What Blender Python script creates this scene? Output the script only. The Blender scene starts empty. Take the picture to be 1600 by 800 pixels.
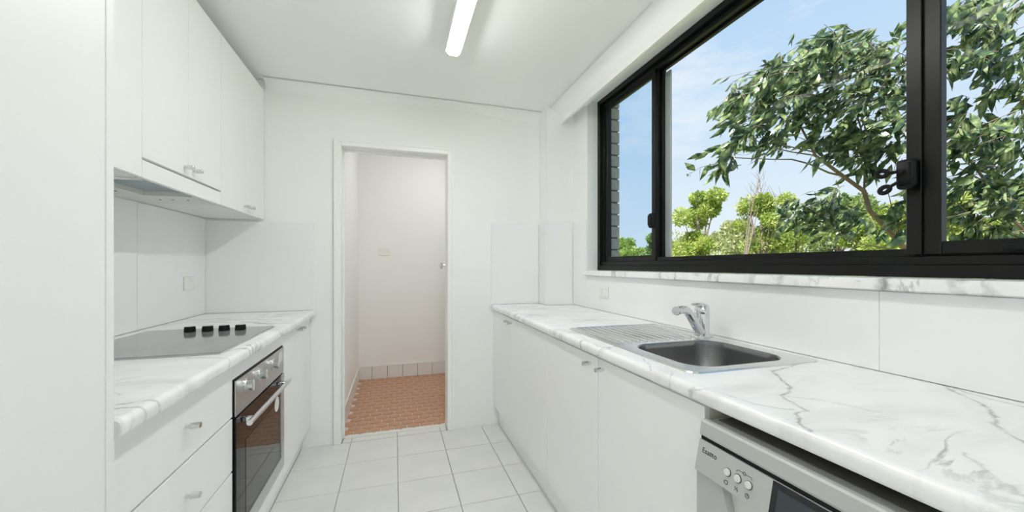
import bpy, bmesh, math, random
from mathutils import Vector, Matrix, noise
R = math.radians
random.seed(7)
S = bpy.context.scene
COL = S.collection

# ------------------------------------------------------------------ camera
F, CX, CY, EYE = 594.0, 800.0, 415.0, 1.2
YAW = math.atan(183.0 / F)
sn, cs = math.sin(YAW), math.cos(YAW)
cd = bpy.data.cameras.new('camera'); cam = bpy.data.objects.new('camera', cd); COL.objects.link(cam)
cam.location = (0, 0, EYE); cam.rotation_euler = (R(90), 0, -YAW)
cd.sensor_width = 36; cd.lens = 36 * F / 1600; cd.shift_y = 15 / 1600; cd.clip_start = .02; cd.clip_end = 500
S.camera = cam

# ------------------------------------------------------------------ view and world
S.view_settings.view_transform = 'Standard'; S.view_settings.look = 'None'
S.view_settings.exposure = 0.0; S.view_settings.gamma = 1.0; S.view_settings.use_curve_mapping = False
BATTEN, FILL_PANEL, HALL, FILL_UP = 50.0, 4.5, 13.0, 16.0     # radiance of lamp diffusers; second and last are added unseen fill
SUN = 8.5
S.cycles.max_bounces = 16; S.cycles.diffuse_bounces = 12; S.cycles.transparent_max_bounces = 16

def make_world():
    w = bpy.data.worlds.new('sky'); S.world = w; w.use_nodes = True
    nt = w.node_tree; nt.nodes.clear()
    N = nt.nodes.new; L = nt.links.new
    out = N('ShaderNodeOutputWorld'); bg = N('ShaderNodeBackground'); L(bg.outputs[0], out.inputs[0])
    tc = N('ShaderNodeTexCoord'); sep = N('ShaderNodeSeparateXYZ'); L(tc.outputs['Generated'], sep.inputs[0])
    cr = N('ShaderNodeValToRGB'); L(sep.outputs['Z'], cr.inputs[0])
    e = cr.color_ramp.elements
    e[0].position = 0.0; e[0].color = (.88, .94, .99, 1)
    e[1].position = 1.0; e[1].color = (.22, .45, .85, 1)
    for p, c in ((.15, (.76, .88, .985)), (.38, (.58, .77, .97)), (.62, (.42, .65, .94))):
        q = e.new(p); q.color = c + (1,)
    mp = N('ShaderNodeMapping'); mp.inputs['Scale'].default_value = (1.6, 1.6, 5); L(tc.outputs['Generated'], mp.inputs[0])
    nz = N('ShaderNodeTexNoise'); nz.inputs['Scale'].default_value = 2.2; nz.inputs['Detail'].default_value = 7; nz.inputs['Roughness'].default_value = .6
    L(mp.outputs[0], nz.inputs['Vector'])
    mr = N('ShaderNodeMapRange'); mr.inputs[1].default_value = .50; mr.inputs[2].default_value = .75; L(nz.outputs['Fac'], mr.inputs[0])
    mx = N('ShaderNodeMix'); mx.data_type = 'RGBA'; L(mr.outputs[0], mx.inputs['Factor'])
    L(cr.outputs[0], mx.inputs['A']); mx.inputs['B'].default_value = (.90, .95, 1, 1)
    L(mx.outputs['Result'], bg.inputs[0]); bg.inputs[1].default_value = 1.0
make_world()
sd = bpy.data.lights.new('sun', 'SUN'); sd.energy = SUN; sd.angle = R(.6); sd.color = (1, .96, .88)
sun = bpy.data.objects.new('sun', sd); COL.objects.link(sun)
sun.rotation_euler = Vector((.55, .25, -1.0)).to_track_quat('-Z', 'Y').to_euler(); sun.location = (-6, -3, 12)

# ------------------------------------------------------------------ materials
def mat(name, col, rough=.5, metal=0., spec=.5, bump=None, coat=0., emit=None, noise_mix=None, ior=None):
    m = bpy.data.materials.new(name); m.use_nodes = True
    nt = m.node_tree; b = nt.nodes['Principled BSDF']; N = nt.nodes.new; L = nt.links.new
    b.inputs['Base Color'].default_value = (*col, 1); b.inputs['Roughness'].default_value = rough
    b.inputs['Metallic'].default_value = metal; b.inputs['Specular IOR Level'].default_value = spec
    if ior: b.inputs['IOR'].default_value = ior
    if coat: b.inputs['Coat Weight'].default_value = coat; b.inputs['Coat Roughness'].default_value = .02
    if emit:
        b.inputs['Emission Color'].default_value = (*emit[0], 1); b.inputs['Emission Strength'].default_value = emit[1]
    tc = None
    if noise_mix or bump:
        tc = N('ShaderNodeTexCoord')
    if noise_mix:
        c2, sc, stretch = noise_mix
        mp = N('ShaderNodeMapping'); mp.inputs['Scale'].default_value = stretch; L(tc.outputs['Object'], mp.inputs[0])
        nz = N('ShaderNodeTexNoise'); nz.inputs['Scale'].default_value = sc; nz.inputs['Detail'].default_value = 5
        L(mp.outputs[0], nz.inputs['Vector'])
        mr = N('ShaderNodeMapRange'); mr.inputs[1].default_value = .35; mr.inputs[2].default_value = .68; L(nz.outputs['Fac'], mr.inputs[0])
        mx = N('ShaderNodeMix'); mx.data_type = 'RGBA'; L(mr.outputs[0], mx.inputs['Factor'])
        mx.inputs['A'].default_value = (*col, 1); mx.inputs['B'].default_value = (*c2, 1); L(mx.outputs['Result'], b.inputs['Base Color'])
    if bump:
        sc, st, stretch = bump
        mp = N('ShaderNodeMapping'); mp.inputs['Scale'].default_value = stretch; L(tc.outputs['Object'], mp.inputs[0])
        nz = N('ShaderNodeTexNoise'); nz.inputs['Scale'].default_value = sc; nz.inputs['Detail'].default_value = 4; L(mp.outputs[0], nz.inputs['Vector'])
        bp = N('ShaderNodeBump'); bp.inputs['Strength'].default_value = st; bp.inputs['Distance'].default_value = .002
        L(nz.outputs['Fac'], bp.inputs['Height']); L(bp.outputs[0], b.inputs['Normal'])
    return m

M = {}
M['wall'] = mat('white_wall_paint', (.905, .91, .90), .6, bump=(60, .08, (1, 1, 1)))
M['ceiling'] = mat('white_ceiling_paint', (.94, .945, .935), .75, bump=(50, .08, (1, 1, 1)))
M['trim'] = mat('white_gloss_trim_paint', (.915, .915, .895), .35)
M['cabinet'] = mat('white_laminate_door', (.91, .915, .91), .35, bump=(220, .05, (1, 1, 1)))
M['carcass'] = mat('white_carcass_board', (.80, .80, .78), .5, bump=(150, .04, (1, 1, 1)))
M['beige_edge'] = mat('cream_board_edge', (.70, .67, .58), .5, bump=(150, .04, (1, 1, 1)))
M['splash'] = mat('glossy_white_splashback', (.90, .905, .91), .12, bump=(6, .03, (1, 1, 1)))
M['plate'] = mat('ivory_plastic_plate', (.85, .85, .81), .35, bump=(200, .03, (1, 1, 1)))
M['tile'] = mat('grey_floor_tile', (.73, .735, .715), .38, noise_mix=((.78, .78, .755), 5, (1, 1, 1)), bump=(45, .12, (1, 1, 1)))
M['grout'] = mat('dark_floor_grout', (.36, .355, .33), .8, bump=(90, .2, (1, 1, 1)))
M['white_tile'] = mat('white_skirting_tile', (.82, .815, .80), .25, bump=(30, .05, (1, 1, 1)))
M['terracotta'] = mat('terracotta_clay', (.60, .325, .20), .6, noise_mix=((.48, .30, .21), 9, (1, 1, 1)), bump=(70, .25, (1, 1, 1)))
M['pale_grout'] = mat('pale_floor_grout', (.74, .66, .60), .85, bump=(90, .2, (1, 1, 1)))
M['steel'] = mat('brushed_steel', (.80, .80, .79), .24, 1., bump=(50, .03, (8, .5, 8)))
M['oven_steel'] = mat('brushed_oven_steel', (.60, .61, .62), .30, 1., bump=(40, .10, (1, .3, 30)))
M['bowl'] = mat('satin_steel_bowl', (.26, .26, .265), .26, 1., bump=(60, .12, (1, 1, 30)))
M['chrome'] = mat('polished_chrome', (.74, .76, .78), .07, 1., bump=(30, .02, (1, 1, 1)))
M['knob'] = mat('satin_chrome_knob', (.72, .72, .72), .16, 1., bump=(90, .04, (1, 1, 1)))
M['hob'] = mat('black_ceramic_glass', (.27, .285, .285), .09, spec=.7, ior=1.75, bump=(8, .01, (1, 1, 1)))
M['black_glass'] = mat('black_oven_glass', (.010, .009, .009), .03, spec=.5, ior=1.31, bump=(8, .005, (1, 1, 1)))
M['window_glass_dark'] = mat('tinted_oven_window', (.030, .028, .027), .03, spec=.5, ior=1.5, bump=(8, .005, (1, 1, 1)))
M['black'] = mat('black_plastic', (.005, .005, .006), .4, spec=.25, bump=(120, .05, (1, 1, 1)))
M['silver'] = mat('silver_painted_plastic', (.50, .50, .49), .38, .0, bump=(160, .05, (1, 1, 1)))
M['silver_pale'] = mat('pale_silver_plastic', (.74, .74, .71), .4, bump=(160, .05, (1, 1, 1)))
M['dish_body'] = mat('grey_dishwasher_shell', (.13, .125, .105), .5, .0, bump=(160, .05, (1, 1, 1)))
M['display'] = mat('dark_display_glass', (.010, .013, .016), .12, bump=(50, .02, (1, 1, 1)))
M['display_in'] = mat('slate_display_window', (.035, .045, .055), .2, bump=(50, .02, (1, 1, 1)))
M['print'] = mat('dark_grey_print', (.035, .035, .04), .5, bump=(50, .02, (1, 1, 1)))
M['frame'] = mat('black_window_aluminium', (.006, .0062, .006), .33, .0, .28, bump=(150, .05, (1, 1, 1)))
M['skylit_frame'] = mat('dark_frame_skylit_grey', (.40, .43, .44), .4, .3, bump=(150, .05, (1, 1, 1)))  # dark stile's sky reflection put into a lighter grey base
M['brick'] = mat('brown_face_brick', (.58, .46, .40), .85, noise_mix=((.70, .58, .50), 30, (1, 1, 1)), bump=(90, .5, (1, 1, 1)))
M['mortar'] = mat('grey_mortar', (.22, .20, .18), .9, bump=(90, .4, (1, 1, 1)))
M['hood'] = mat('grey_hood_enamel', (.72, .74, .70), .4, .0, bump=(60, .05, (1, 1, 1)))
M['filter'] = mat('hood_filter_aluminium', (.58, .65, .68), .35, .5, bump=(160, .3, (1, 1, 1)))
M['screw'] = mat('dark_screw', (.04, .04, .04), .4, .6, bump=(90, .05, (1, 1, 1)))
M['lamp'] = mat('lit_diffuser', (.9, .88, .82), .4, emit=((1, .985, .96), BATTEN))
M['fill_panel'] = mat('added_fill_diffuser', (.9, .9, .86), .4, emit=((1, 1, 1), FILL_PANEL))
M['lamp_hall'] = mat('lit_oyster_diffuser', (.9, .9, .86), .4, emit=((1, 1, .99), HALL))
M['fill_up'] = mat('added_uplight_disc', (.9, .9, .86), .4, emit=((1, 1, 1), FILL_UP))
M['cream'] = mat('cream_batten_end', (.80, .74, .52), .45, bump=(90, .05, (1, 1, 1)))
M['sticker'] = mat('white_paper_sticker', (.85, .80, .74), .6, bump=(90, .05, (1, 1, 1)))
M['bark'] = mat('smooth_pinkish_bark', (.50, .36, .28), .8, noise_mix=((.30, .22, .18), 14, (1, 1, .3)), bump=(30, .4, (1, 1, .4)))
M['twig'] = mat('grey_twig_bark', (.30, .24, .20), .85, bump=(40, .3, (1, 1, 1)))
M['ground'] = mat('grassy_ground', (.16, .22, .05), .9, noise_mix=((.25, .24, .09), .4, (1, 1, 1)), bump=(3, .4, (1, 1, 1)))

def leaf_mat(name, ramp, scale, rough=.38, trans=.35):
    m = bpy.data.materials.new(name); m.use_nodes = True; nt = m.node_tree; N = nt.nodes.new; L = nt.links.new
    b = nt.nodes['Principled BSDF']; out = nt.nodes['Material Output']
    g = N('ShaderNodeNewGeometry'); nz = N('ShaderNodeTexNoise'); nz.inputs['Scale'].default_value = scale; nz.inputs['Detail'].default_value = 3
    L(g.outputs['Position'], nz.inputs['Vector'])
    cr = N('ShaderNodeValToRGB'); L(nz.outputs['Fac'], cr.inputs[0]); e = cr.color_ramp.elements
    e[0].position, e[0].color = ramp[0][0], (*ramp[0][1], 1); e[1].position, e[1].color = ramp[-1][0], (*ramp[-1][1], 1)
    for p, c in ramp[1:-1]: q = e.new(p); q.color = (*c, 1)
    L(cr.outputs[0], b.inputs['Base Color']); b.inputs['Roughness'].default_value = rough
    t = N('ShaderNodeBsdfTranslucent'); L(cr.outputs[0], t.inputs[0])
    mx = N('ShaderNodeMixShader'); mx.inputs[0].default_value = trans
    L(b.outputs[0], mx.inputs[1]); L(t.outputs[0], mx.inputs[2]); L(mx.outputs[0], out.inputs[0])
    return m
M['gum_leaf'] = leaf_mat('gum_leaf', ((.30, (.035, .062, .048)), (.47, (.095, .155, .08)), (.555, (.23, .32, .12)), (.68, (.50, .55, .30))), 17, .27, .30)
M['bush_leaf'] = leaf_mat('yellow_green_leaf', ((.3, (.22, .32, .06)), (.5, (.46, .56, .14)), (.7, (.72, .74, .30))), 3, .5, .4)
M['olive_leaf'] = leaf_mat('olive_leaf', ((.3, (.26, .30, .12)), (.5, (.48, .52, .24)), (.7, (.74, .70, .46))), 2, .6, .35)
M['deep_leaf'] = leaf_mat('deep_green_leaf', ((.3, (.10, .16, .06)), (.5, (.26, .36, .12)), (.7, (.50, .56, .24))), 3, .45, .35)

def glass(name, tint=(1, 1, 1), refl=1.):
    m = bpy.data.materials.new(name); m.use_nodes = True; nt = m.node_tree; nt.nodes.clear(); N = nt.nodes.new; L = nt.links.new
    out = N('ShaderNodeOutputMaterial'); mx = N('ShaderNodeMixShader'); tr = N('ShaderNodeBsdfTransparent'); gl = N('ShaderNodeBsdfGlossy')
    fr = N('ShaderNodeFresnel'); ge = N('ShaderNodeNewGeometry'); io = N('ShaderNodeMapRange')   # same air-to-glass reflectance on both faces of the thin pane
    io.inputs[3].default_value = 1.06; io.inputs[4].default_value = 1 / 1.06; L(ge.outputs['Backfacing'], io.inputs[0]); L(io.outputs[0], fr.inputs[0])
    tr.inputs[0].default_value = (*tint, 1); gl.inputs['Roughness'].default_value = .0; gl.inputs[0].default_value = (refl, refl, refl, 1)
    L(fr.outputs[0], mx.inputs[0]); L(tr.outputs[0], mx.inputs[1]); L(gl.outputs[0], mx.inputs[2]); L(mx.outputs[0], out.inputs[0])
    return m
M['glass_clear'] = glass('clear_window_glass', (.985, .99, .99))
M['glass_tint'] = glass('blue_grey_window_glass', (.80, .88, .94))

def marble(name, veins, org, seed=0.):
    """white laminate with grey veins; veins = [(half width, strength, [(x, y), ...])] in world metres, org = object origin"""
    m = bpy.data.materials.new(name); m.use_nodes = True; nt = m.node_tree; N = nt.nodes.new; L = nt.links.new
    b = nt.nodes['Principled BSDF']; b.inputs['Roughness'].default_value = .24
    tc = N('ShaderNodeTexCoord')
    off = N('ShaderNodeVectorMath'); off.operation = 'ADD'; off.inputs[1].default_value = (org[0] + seed, org[1], org[2]); L(tc.outputs['Object'], off.inputs[0])
    def noise_(sc, det, rough, dist=0., vec=None):
        n = N('ShaderNodeTexNoise'); n.inputs['Scale'].default_value = sc; n.inputs['Detail'].default_value = det
        n.inputs['Roughness'].default_value = rough; n.inputs['Distortion'].default_value = dist
        L((vec or off).outputs[0], n.inputs['Vector']); return n
    def maprange(sock, a, bb, c, d):
        r = N('ShaderNodeMapRange'); r.inputs[1].default_value = a; r.inputs[2].default_value = bb; r.inputs[3].default_value = c; r.inputs[4].default_value = d
        L(sock, r.inputs[0]); return r.outputs[0]
    def math_(op, a, bb):
        n = N('ShaderNodeMath'); n.operation = op
        for i, v in enumerate((a, bb)):
            if isinstance(v, (int, float)): n.inputs[i].default_value = v
            else: L(v, n.inputs[i])
        return n.outputs[0]
    mp = N('ShaderNodeMapping'); mp.inputs['Rotation'].default_value = (0, 0, R(28)); mp.inputs['Scale'].default_value = (1., 2.3, 1.); L(off.outputs[0], mp.inputs[0])
    n1 = noise_(2.6, 6, .55, .8, mp); ridge = math_('ABSOLUTE', math_('SUBTRACT', n1.outputs['Fac'], .5), 0)
    r1 = maprange(ridge, 0., .028, 1., 0.)
    mask = maprange(noise_(2.2, 2, .5).outputs['Fac'], .45, .66, 0., 1.)
    v_all = math_('MULTIPLY', math_('MULTIPLY', r1, mask), .72)
    cloud = math_('MULTIPLY', maprange(noise_(3.5, 4, .6, .5, mp).outputs['Fac'], .48, .72, 0., 1.), .19)
    v_all = math_('ADD', v_all, cloud)
    # warped position for the drawn veins
    nw = noise_(11, 5, .65); s1 = N('ShaderNodeVectorMath'); s1.operation = 'SUBTRACT'; s1.inputs[1].default_value = (.5, .5, .5); L(nw.outputs['Color'], s1.inputs[0])
    s2 = N('ShaderNodeVectorMath'); s2.operation = 'MULTIPLY'; s2.inputs[1].default_value = (.05, .05, 0); L(s1.outputs[0], s2.inputs[0])
    flat = N('ShaderNodeVectorMath'); flat.operation = 'MULTIPLY'; flat.inputs[1].default_value = (1, 1, 0); L(off.outputs[0], flat.inputs[0])
    pos = N('ShaderNodeVectorMath'); pos.operation = 'ADD'; L(flat.outputs[0], pos.inputs[0]); L(s2.outputs[0], pos.inputs[1])
    fine = maprange(noise_(30, 4, .6).outputs['Fac'], .3, .62, .25, 1.)
    for hw, st, pts in veins:
        best = None
        for (ax, ay), (bx, by) in zip(pts, pts[1:]):
            ba = Vector((bx - ax, by - ay, 0))
            pa = N('ShaderNodeVectorMath'); pa.operation = 'SUBTRACT'; pa.inputs[1].default_value = (ax + seed, ay, 0); L(pos.outputs[0], pa.inputs[0])
            dt = N('ShaderNodeVectorMath'); dt.operation = 'DOT_PRODUCT'; dt.inputs[1].default_value = ba; L(pa.outputs[0], dt.inputs[0])
            h = N('ShaderNodeMath'); h.operation = 'MULTIPLY'; h.use_clamp = True; h.inputs[1].default_value = 1 / ba.length_squared; L(dt.outputs['Value'], h.inputs[0])
            sc = N('ShaderNodeVectorMath'); sc.operation = 'SCALE'; sc.inputs[0].default_value = ba; L(h.outputs[0], sc.inputs['Scale'])
            df = N('ShaderNodeVectorMath'); df.operation = 'DISTANCE'; L(pa.outputs[0], df.inputs[0]); L(sc.outputs[0], df.inputs[1])
            best = df.outputs['Value'] if best is None else math_('MINIMUM', best, df.outputs['Value'])
        v = math_('ADD', math_('MULTIPLY', maprange(best, 0., hw, 1., 0.), st), math_('MULTIPLY', maprange(best, 0., hw * 7, 1., 0.), st * .22))
        v_all = math_('MAXIMUM', v_all, math_('MULTIPLY', v, fine))
    cl = N('ShaderNodeMath'); cl.operation = 'MINIMUM'; cl.inputs[1].default_value = 1.; L(v_all, cl.inputs[0])
    mx = N('ShaderNodeMix'); mx.data_type = 'RGBA'; L(cl.outputs[0], mx.inputs['Factor'])
    mx.inputs['A'].default_value = (.91, .91, .912, 1); mx.inputs['B'].default_value = (.27, .28, .28, 1); L(mx.outputs['Result'], b.inputs['Base Color'])
    return m

# ------------------------------------------------------------------ mesh helpers
class MB:
    def __init__(s): s.b = bmesh.new()
    def box(s, x0, x1, y0, y1, z0, z1, bev=0., seg=1):
        g = bmesh.ops.create_cube(s.b, size=1.)
        vs = g['verts']
        bmesh.ops.scale(s.b, vec=(x1 - x0, y1 - y0, z1 - z0), verts=vs)
        bmesh.ops.translate(s.b, vec=((x0 + x1) / 2, (y0 + y1) / 2, (z0 + z1) / 2), verts=vs)
        if bev:
            es = list({e for v in vs for e in v.link_edges})
            bmesh.ops.bevel(s.b, geom=es, offset=bev, segments=seg, profile=.5, affect='EDGES')
        return s
    def prism(s, poly, axis, a0, a1):
        def p(u, v, a):
            return {'x': (a, u, v), 'y': (u, a, v), 'z': (u, v, a)}[axis]
        A = [s.b.verts.new(p(u, v, a0)) for u, v in poly]; B_ = [s.b.verts.new(p(u, v, a1)) for u, v in poly]
        n = len(poly); fs = [s.b.faces.new(A), s.b.faces.new(B_[::-1])]
        for i in range(n): fs.append(s.b.faces.new((A[i], B_[i], B_[(i + 1) % n], A[(i + 1) % n])))
        bmesh.ops.recalc_face_normals(s.b, faces=fs)
        return s
    def loft(s, rings, cap0=True, cap1=True):
        V = [[s.b.verts.new(p) for p in r] for r in rings]; n = len(V[0]); fs = []
        for a, c in zip(V, V[1:]):
            for i in range(n): fs.append(s.b.faces.new((a[i], a[(i + 1) % n], c[(i + 1) % n], c[i])))
        if cap0: fs.append(s.b.faces.new(V[0][::-1]))
        if cap1: fs.append(s.b.faces.new(V[-1]))
        bmesh.ops.recalc_face_normals(s.b, faces=fs)
        return s
    def tube(s, pts, rad, n=10, caps=True):
        pts = [Vector(p) for p in pts]
        if isinstance(rad, (int, float)): rad = [rad] * len(pts)
        rings = []; up = None
        for i, p in enumerate(pts):
            d = (pts[min(i + 1, len(pts) - 1)] - pts[max(i - 1, 0)]).normalized()
            if up is None: up = d.orthogonal().normalized()
            up = (up - d * up.dot(d)).normalized(); w = d.cross(up)
            rings.append([p + (up * math.cos(t) + w * math.sin(t)) * rad[i] for t in (2 * math.pi * k / n for k in range(n))])
        return s.loft(rings, caps, caps)
    def cyl(s, p0, p1, r, r1=None, n=20, bev=0.):
        p0, p1 = Vector(p0), Vector(p1); r1 = r if r1 is None else r1
        if bev:
            d = (p1 - p0).normalized() * bev
            return s.tube([p0, p0 + d * .001, p0 + d, p1 - d, p1 - d * .001, p1], [max(r - bev, 1e-4), r - bev, r, r1, r1 - bev, max(r1 - bev, 1e-4)], n)
        return s.tube([p0, p1], [r, r1], n)
    def quad(s, *p):
        s.b.faces.new([s.b.verts.new(q) for q in p]); return s
    def build(s, name, m, parent=None, smooth=False, origin=None, kind=None):
        vs = s.b.verts
        lo = [min(v.co[i] for v in vs) for i in range(3)]; hi = [max(v.co[i] for v in vs) for i in range(3)]
        o_ = Vector(origin) if origin is not None else Vector(((lo[0] + hi[0]) / 2, (lo[1] + hi[1]) / 2, lo[2]))
        bmesh.ops.translate(s.b, vec=-o_, verts=vs)
        me = bpy.data.meshes.new(name); s.b.to_mesh(me); s.b.free()
        if smooth:
            me.polygons.foreach_set('use_smooth', [True] * len(me.polygons))
            try: me.set_sharp_from_angle(angle=R(38))
            except Exception: pass
        me.materials.append(M[m] if isinstance(m, str) else m)
        ob = bpy.data.objects.new(name, me); COL.objects.link(ob)
        put(ob, o_, parent)
        if kind: ob['kind'] = kind
        return ob
WL = {}
def put(ob, w, parent=None):
    w = Vector(w); WL[ob.name] = w
    if parent is not None: ob.parent = parent; ob.location = w - WL[parent.name]
    else: ob.location = w
def empty(name, loc):
    o = bpy.data.objects.new(name, None); o.empty_display_size = .05; COL.objects.link(o); put(o, loc); return o
def tag(o, label, cat, group=None):
    o['label'] = label; o['category'] = cat
    if group: o['group'] = group
    return o
def struct(o, label=None, cat=None):
    o['kind'] = 'structure'
    if label: o['label'] = label
    if cat: o['category'] = cat
    return o
def shared(name, data, w, parent, scale=None):
    o = bpy.data.objects.new(name, data); COL.objects.link(o); put(o, w, parent)
    if scale: o.scale = scale
    return o
def rrect(x0, x1, y0, y1, z, r, n=6):
    out = []
    for cx, cy, a in ((x1 - r, y1 - r, 0), (x0 + r, y1 - r, 90), (x0 + r, y0 + r, 180), (x1 - r, y0 + r, 270)):
        for k in range(n + 1):
            t = R(a + 90 * k / n); out.append((cx + r * math.cos(t), cy + r * math.sin(t), z))
    return out

def text_part(s_, size, name, m, parent, at_, xdir, ydir, ext=.0004):
    cu = bpy.data.curves.new(name, 'FONT'); cu.body = s_; cu.size = size; cu.extrude = ext; cu.resolution_u = 3
    tmp = bpy.data.objects.new(name + '_tmp', cu); COL.objects.link(tmp)
    me = bpy.data.meshes.new_from_object(tmp.evaluated_get(bpy.context.evaluated_depsgraph_get()))
    bpy.data.objects.remove(tmp); bpy.data.curves.remove(cu)
    x, y = Vector(xdir).normalized(), Vector(ydir).normalized(); z = x.cross(y)
    me.transform(Matrix((x, y, z)).transposed().to_4x4())
    me.materials.clear(); me.materials.append(M[m]); me.name = name
    return shared(name, me, at_, parent)

# ------------------------------------------------------------------ dimensions
YB = 2.79; XL = -1.12; XR = 1.30; CEIL = 2.385; YF = -2.6
NIBX, NIBY = 1.085, 2.63
DX0, DX1, DZ = -.345, .366, 2.005
WY0, WY1, WZ0, WZ1 = -.06, 2.412, 1.168, 2.366
HY0, HY1, HX0, HX1 = 2.92, 4.27, -.365, 1.25
BT = .905; BTH = .036

# ------------------------------------------------------------------ room shell
fl = struct(MB().box(XL - .1, XR + .27, YF - .15, HY0 - .005, -.25, -.006).build('floor', 'grout'), 'grey tiled kitchen floor', 'floor')
tx = [.0165 + .3006 * k for k in range(-5, 6)]; ty = [2.194 + .3006 * k for k in range(-11, 4)]
G = .0018
cache = {}
def floor_tile(x0, x1, y0, y1):
    w, d = round(x1 - x0, 4), round(y1 - y0, 4)
    if w < .01 or d < .01: return
    if (w, d) not in cache:
        o = MB().box(-w / 2 + G, w / 2 - G, -d / 2 + G, d / 2 - G, 0, .0055, .001).build('tile', 'tile', fl, origin=(0, 0, 0))
        cache[(w, d)] = o.data; put(o, ((x0 + x1) / 2, (y0 + y1) / 2, -.0058 + random.uniform(0, .0003)), fl)
    else:
        shared('tile', cache[(w, d)], ((x0 + x1) / 2, (y0 + y1) / 2, -.0058 + random.uniform(0, .0003)), fl)
for a, b in zip(ty, ty[1:] + [YB + .006]):
    for c, d in zip(tx, tx[1:]):
        lo, hi = (-.61, .78) if b > .1 else (XL, XR)
        if b > .1 and a < .1: lo, hi = -.5, .7
        floor_tile(max(c, lo), min(d, hi), a, min(b, YB - .001))
for c, d in zip(tx, tx[1:]): floor_tile(max(c, DX0 + .004), min(d, DX1 - .004), YB + .0015, 2.862)
MB().box(DX0 + .002, DX1 - .002, 2.863, HY0 - .006, -.0058, .001, .001).build('threshold_strip', 'white_tile', fl)

struct(MB().box(XL - .1, XR + .27, YF - .15, HY0, CEIL, CEIL + .25).build('ceiling', 'ceiling'), 'white painted kitchen ceiling', 'ceiling')
wl = struct(MB().box(XL - .15, XL, YF - .15, HY0, -.006, CEIL - .001).build('wall_left', 'wall'), 'white left kitchen wall behind the cooktop run', 'wall')
wb = MB()
wb.box(XL + .001, DX0 - .02, YB, HY0, -.006, CEIL - .001); wb.box(DX1 + .02, XR + .27, YB, HY0, -.006, CEIL - .001)
wb.box(DX0 - .02, DX1 + .02, YB, HY0, DZ + .02, CEIL - .001)
wbk = struct(wb.build('wall_back', 'wall'), 'white end wall with the doorway', 'wall')
nib = struct(MB().box(NIBX, XR - .001, NIBY, YB - .001, -.006, CEIL - .001).build('wall_nib', 'wall'), 'narrow white wall nib in the corner beside the window', 'wall')
wr = MB()
X1 = XR + .16
wr.box(XR, X1, YF - .15, WY0, -.006, CEIL - .001); wr.box(XR, X1, WY1, YB - .001, -.006, CEIL - .001)
wr.box(XR, X1, WY0, WY1, -.006, WZ0 - .037); wr.box(XR, X1, WY0, WY1, WZ1, CEIL - .001)
wrt = struct(wr.build('wall_right', 'wall'), 'white right wall under and around the black window', 'wall')
# outer brick leaf of the right wall
om = MB(); XO0, XO1 = X1 + .001, 1.572
om.box(XO0, XO1 - .008, WY1 + .03, HY0 + .4, -6, 3.0); om.box(XO0, XO1 - .008, YF - .15, WY0 - .03, -6, 3.0); om.box(XO0, XO1 - .008, WY0 - .03, WY1 + .03, -6, WZ0 - .06)
outer = struct(om.build('wall_outside', 'mortar'), 'brown brick outer face of the window wall seen through the left pane', 'wall')
bk = None
for k in range(16):
    z = WZ0 - .02 + k * .0862
    jit = random.uniform(-.002, .002)
    if bk is None:
        o = MB().box(XO0 + .004, XO1, WY1 + .018, WY1 + .245, 0, .0755, .003).build('brick', 'brick', outer, origin=(0, 0, 0)); bk = o.data; put(o, (0, 0, z), outer)
    else: shared('brick', bk, (jit, -.002 + jit, z), outer)
wf = MB(); OX0, OX1, OZ = -.75, .95, 2.10
wf.box(XL, OX0, YF - .15, YF, -.006, CEIL - .001); wf.box(OX1, XR, YF - .15, YF, -.006, CEIL - .001); wf.box(OX0, OX1, YF - .15, YF, OZ, CEIL - .001)
struct(wf.build('wall_front', 'wall'), 'white wall behind the camera with an added glazed door', 'wall')
w2 = struct(empty('added_window', (.1, YF - .08, 0)), 'black framed glazed door added unseen behind the camera to let in sky light', 'window')  # unseen opening added to let sky light into the room
f2 = MB()
for x in (OX0, .07, OX1 - .06): f2.box(x, x + .06, YF - .10, YF - .05, 0, OZ, .002)
f2.box(OX0 + .06, .07, YF - .10, YF - .05, 0, .06); f2.box(.13, OX1 - .06, YF - .10, YF - .05, 0, .06)
f2.box(OX0 + .06, .07, YF - .10, YF - .05, OZ - .06, OZ); f2.box(.13, OX1 - .06, YF - .10, YF - .05, OZ - .06, OZ)
f2.build('frame', 'frame', w2)
MB().box(OX0 + .06, .07, YF - .078, YF - .072, .06, OZ - .06).build('pane', 'glass_clear', w2)
MB().box(.13, OX1 - .06, YF - .078, YF - .072, .06, OZ - .06).build('pane', 'glass_clear', w2)
struct(MB().box(XL - .5, XR + .5, YF - 2.2, YF - .16, -.3, -.02).build('floor_balcony', 'tile'), 'pale balcony slab outside the glazed door behind the camera', 'floor')

# cornices, pelmet, door trim
def cove(px, pz, s_=.065, n=8):
    # profile (u, z): against wall u = 0, ceiling z = pz
    pts = [(0, pz), (0, pz - s_)]
    for k in range(n + 1):
        t = R(90 * k / n); pts.append((s_ - s_ * math.cos(t) * .9 - s_ * .1 + (.1 * s_ if k == n else 0) , pz - s_ + s_ * math.sin(t) * .92))
    return pts
cp = [(YB - u - .0005, z) for u, z in cove(0, CEIL - .001)]
struct(MB().prism(cp, 'x', XL + .33, NIBX - .001).build('trim_1', 'wall', smooth=True), 'white cove cornice along the end wall', 'cornice')
PX = 1.19
cp = [(PX - u - .0005, z) for u, z in cove(0, CEIL - .001, .085)]
struct(MB().prism(cp, 'y', YF + .01, NIBY - .001).build('trim_2', 'wall', smooth=True), 'white cove cornice along the window pelmet', 'cornice')
struct(MB().box(PX, PX + .018, YF + .01, NIBY - .001, 2.268, CEIL - .001, .001).build('trim_3', 'trim'), 'long white pelmet board above the window', 'pelmet')
ar = MB()
def arch(x0, x1, y0, y1, z0, z1): ar.box(x0, x1, y0, y1, z0, z1, .004, 2)
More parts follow.
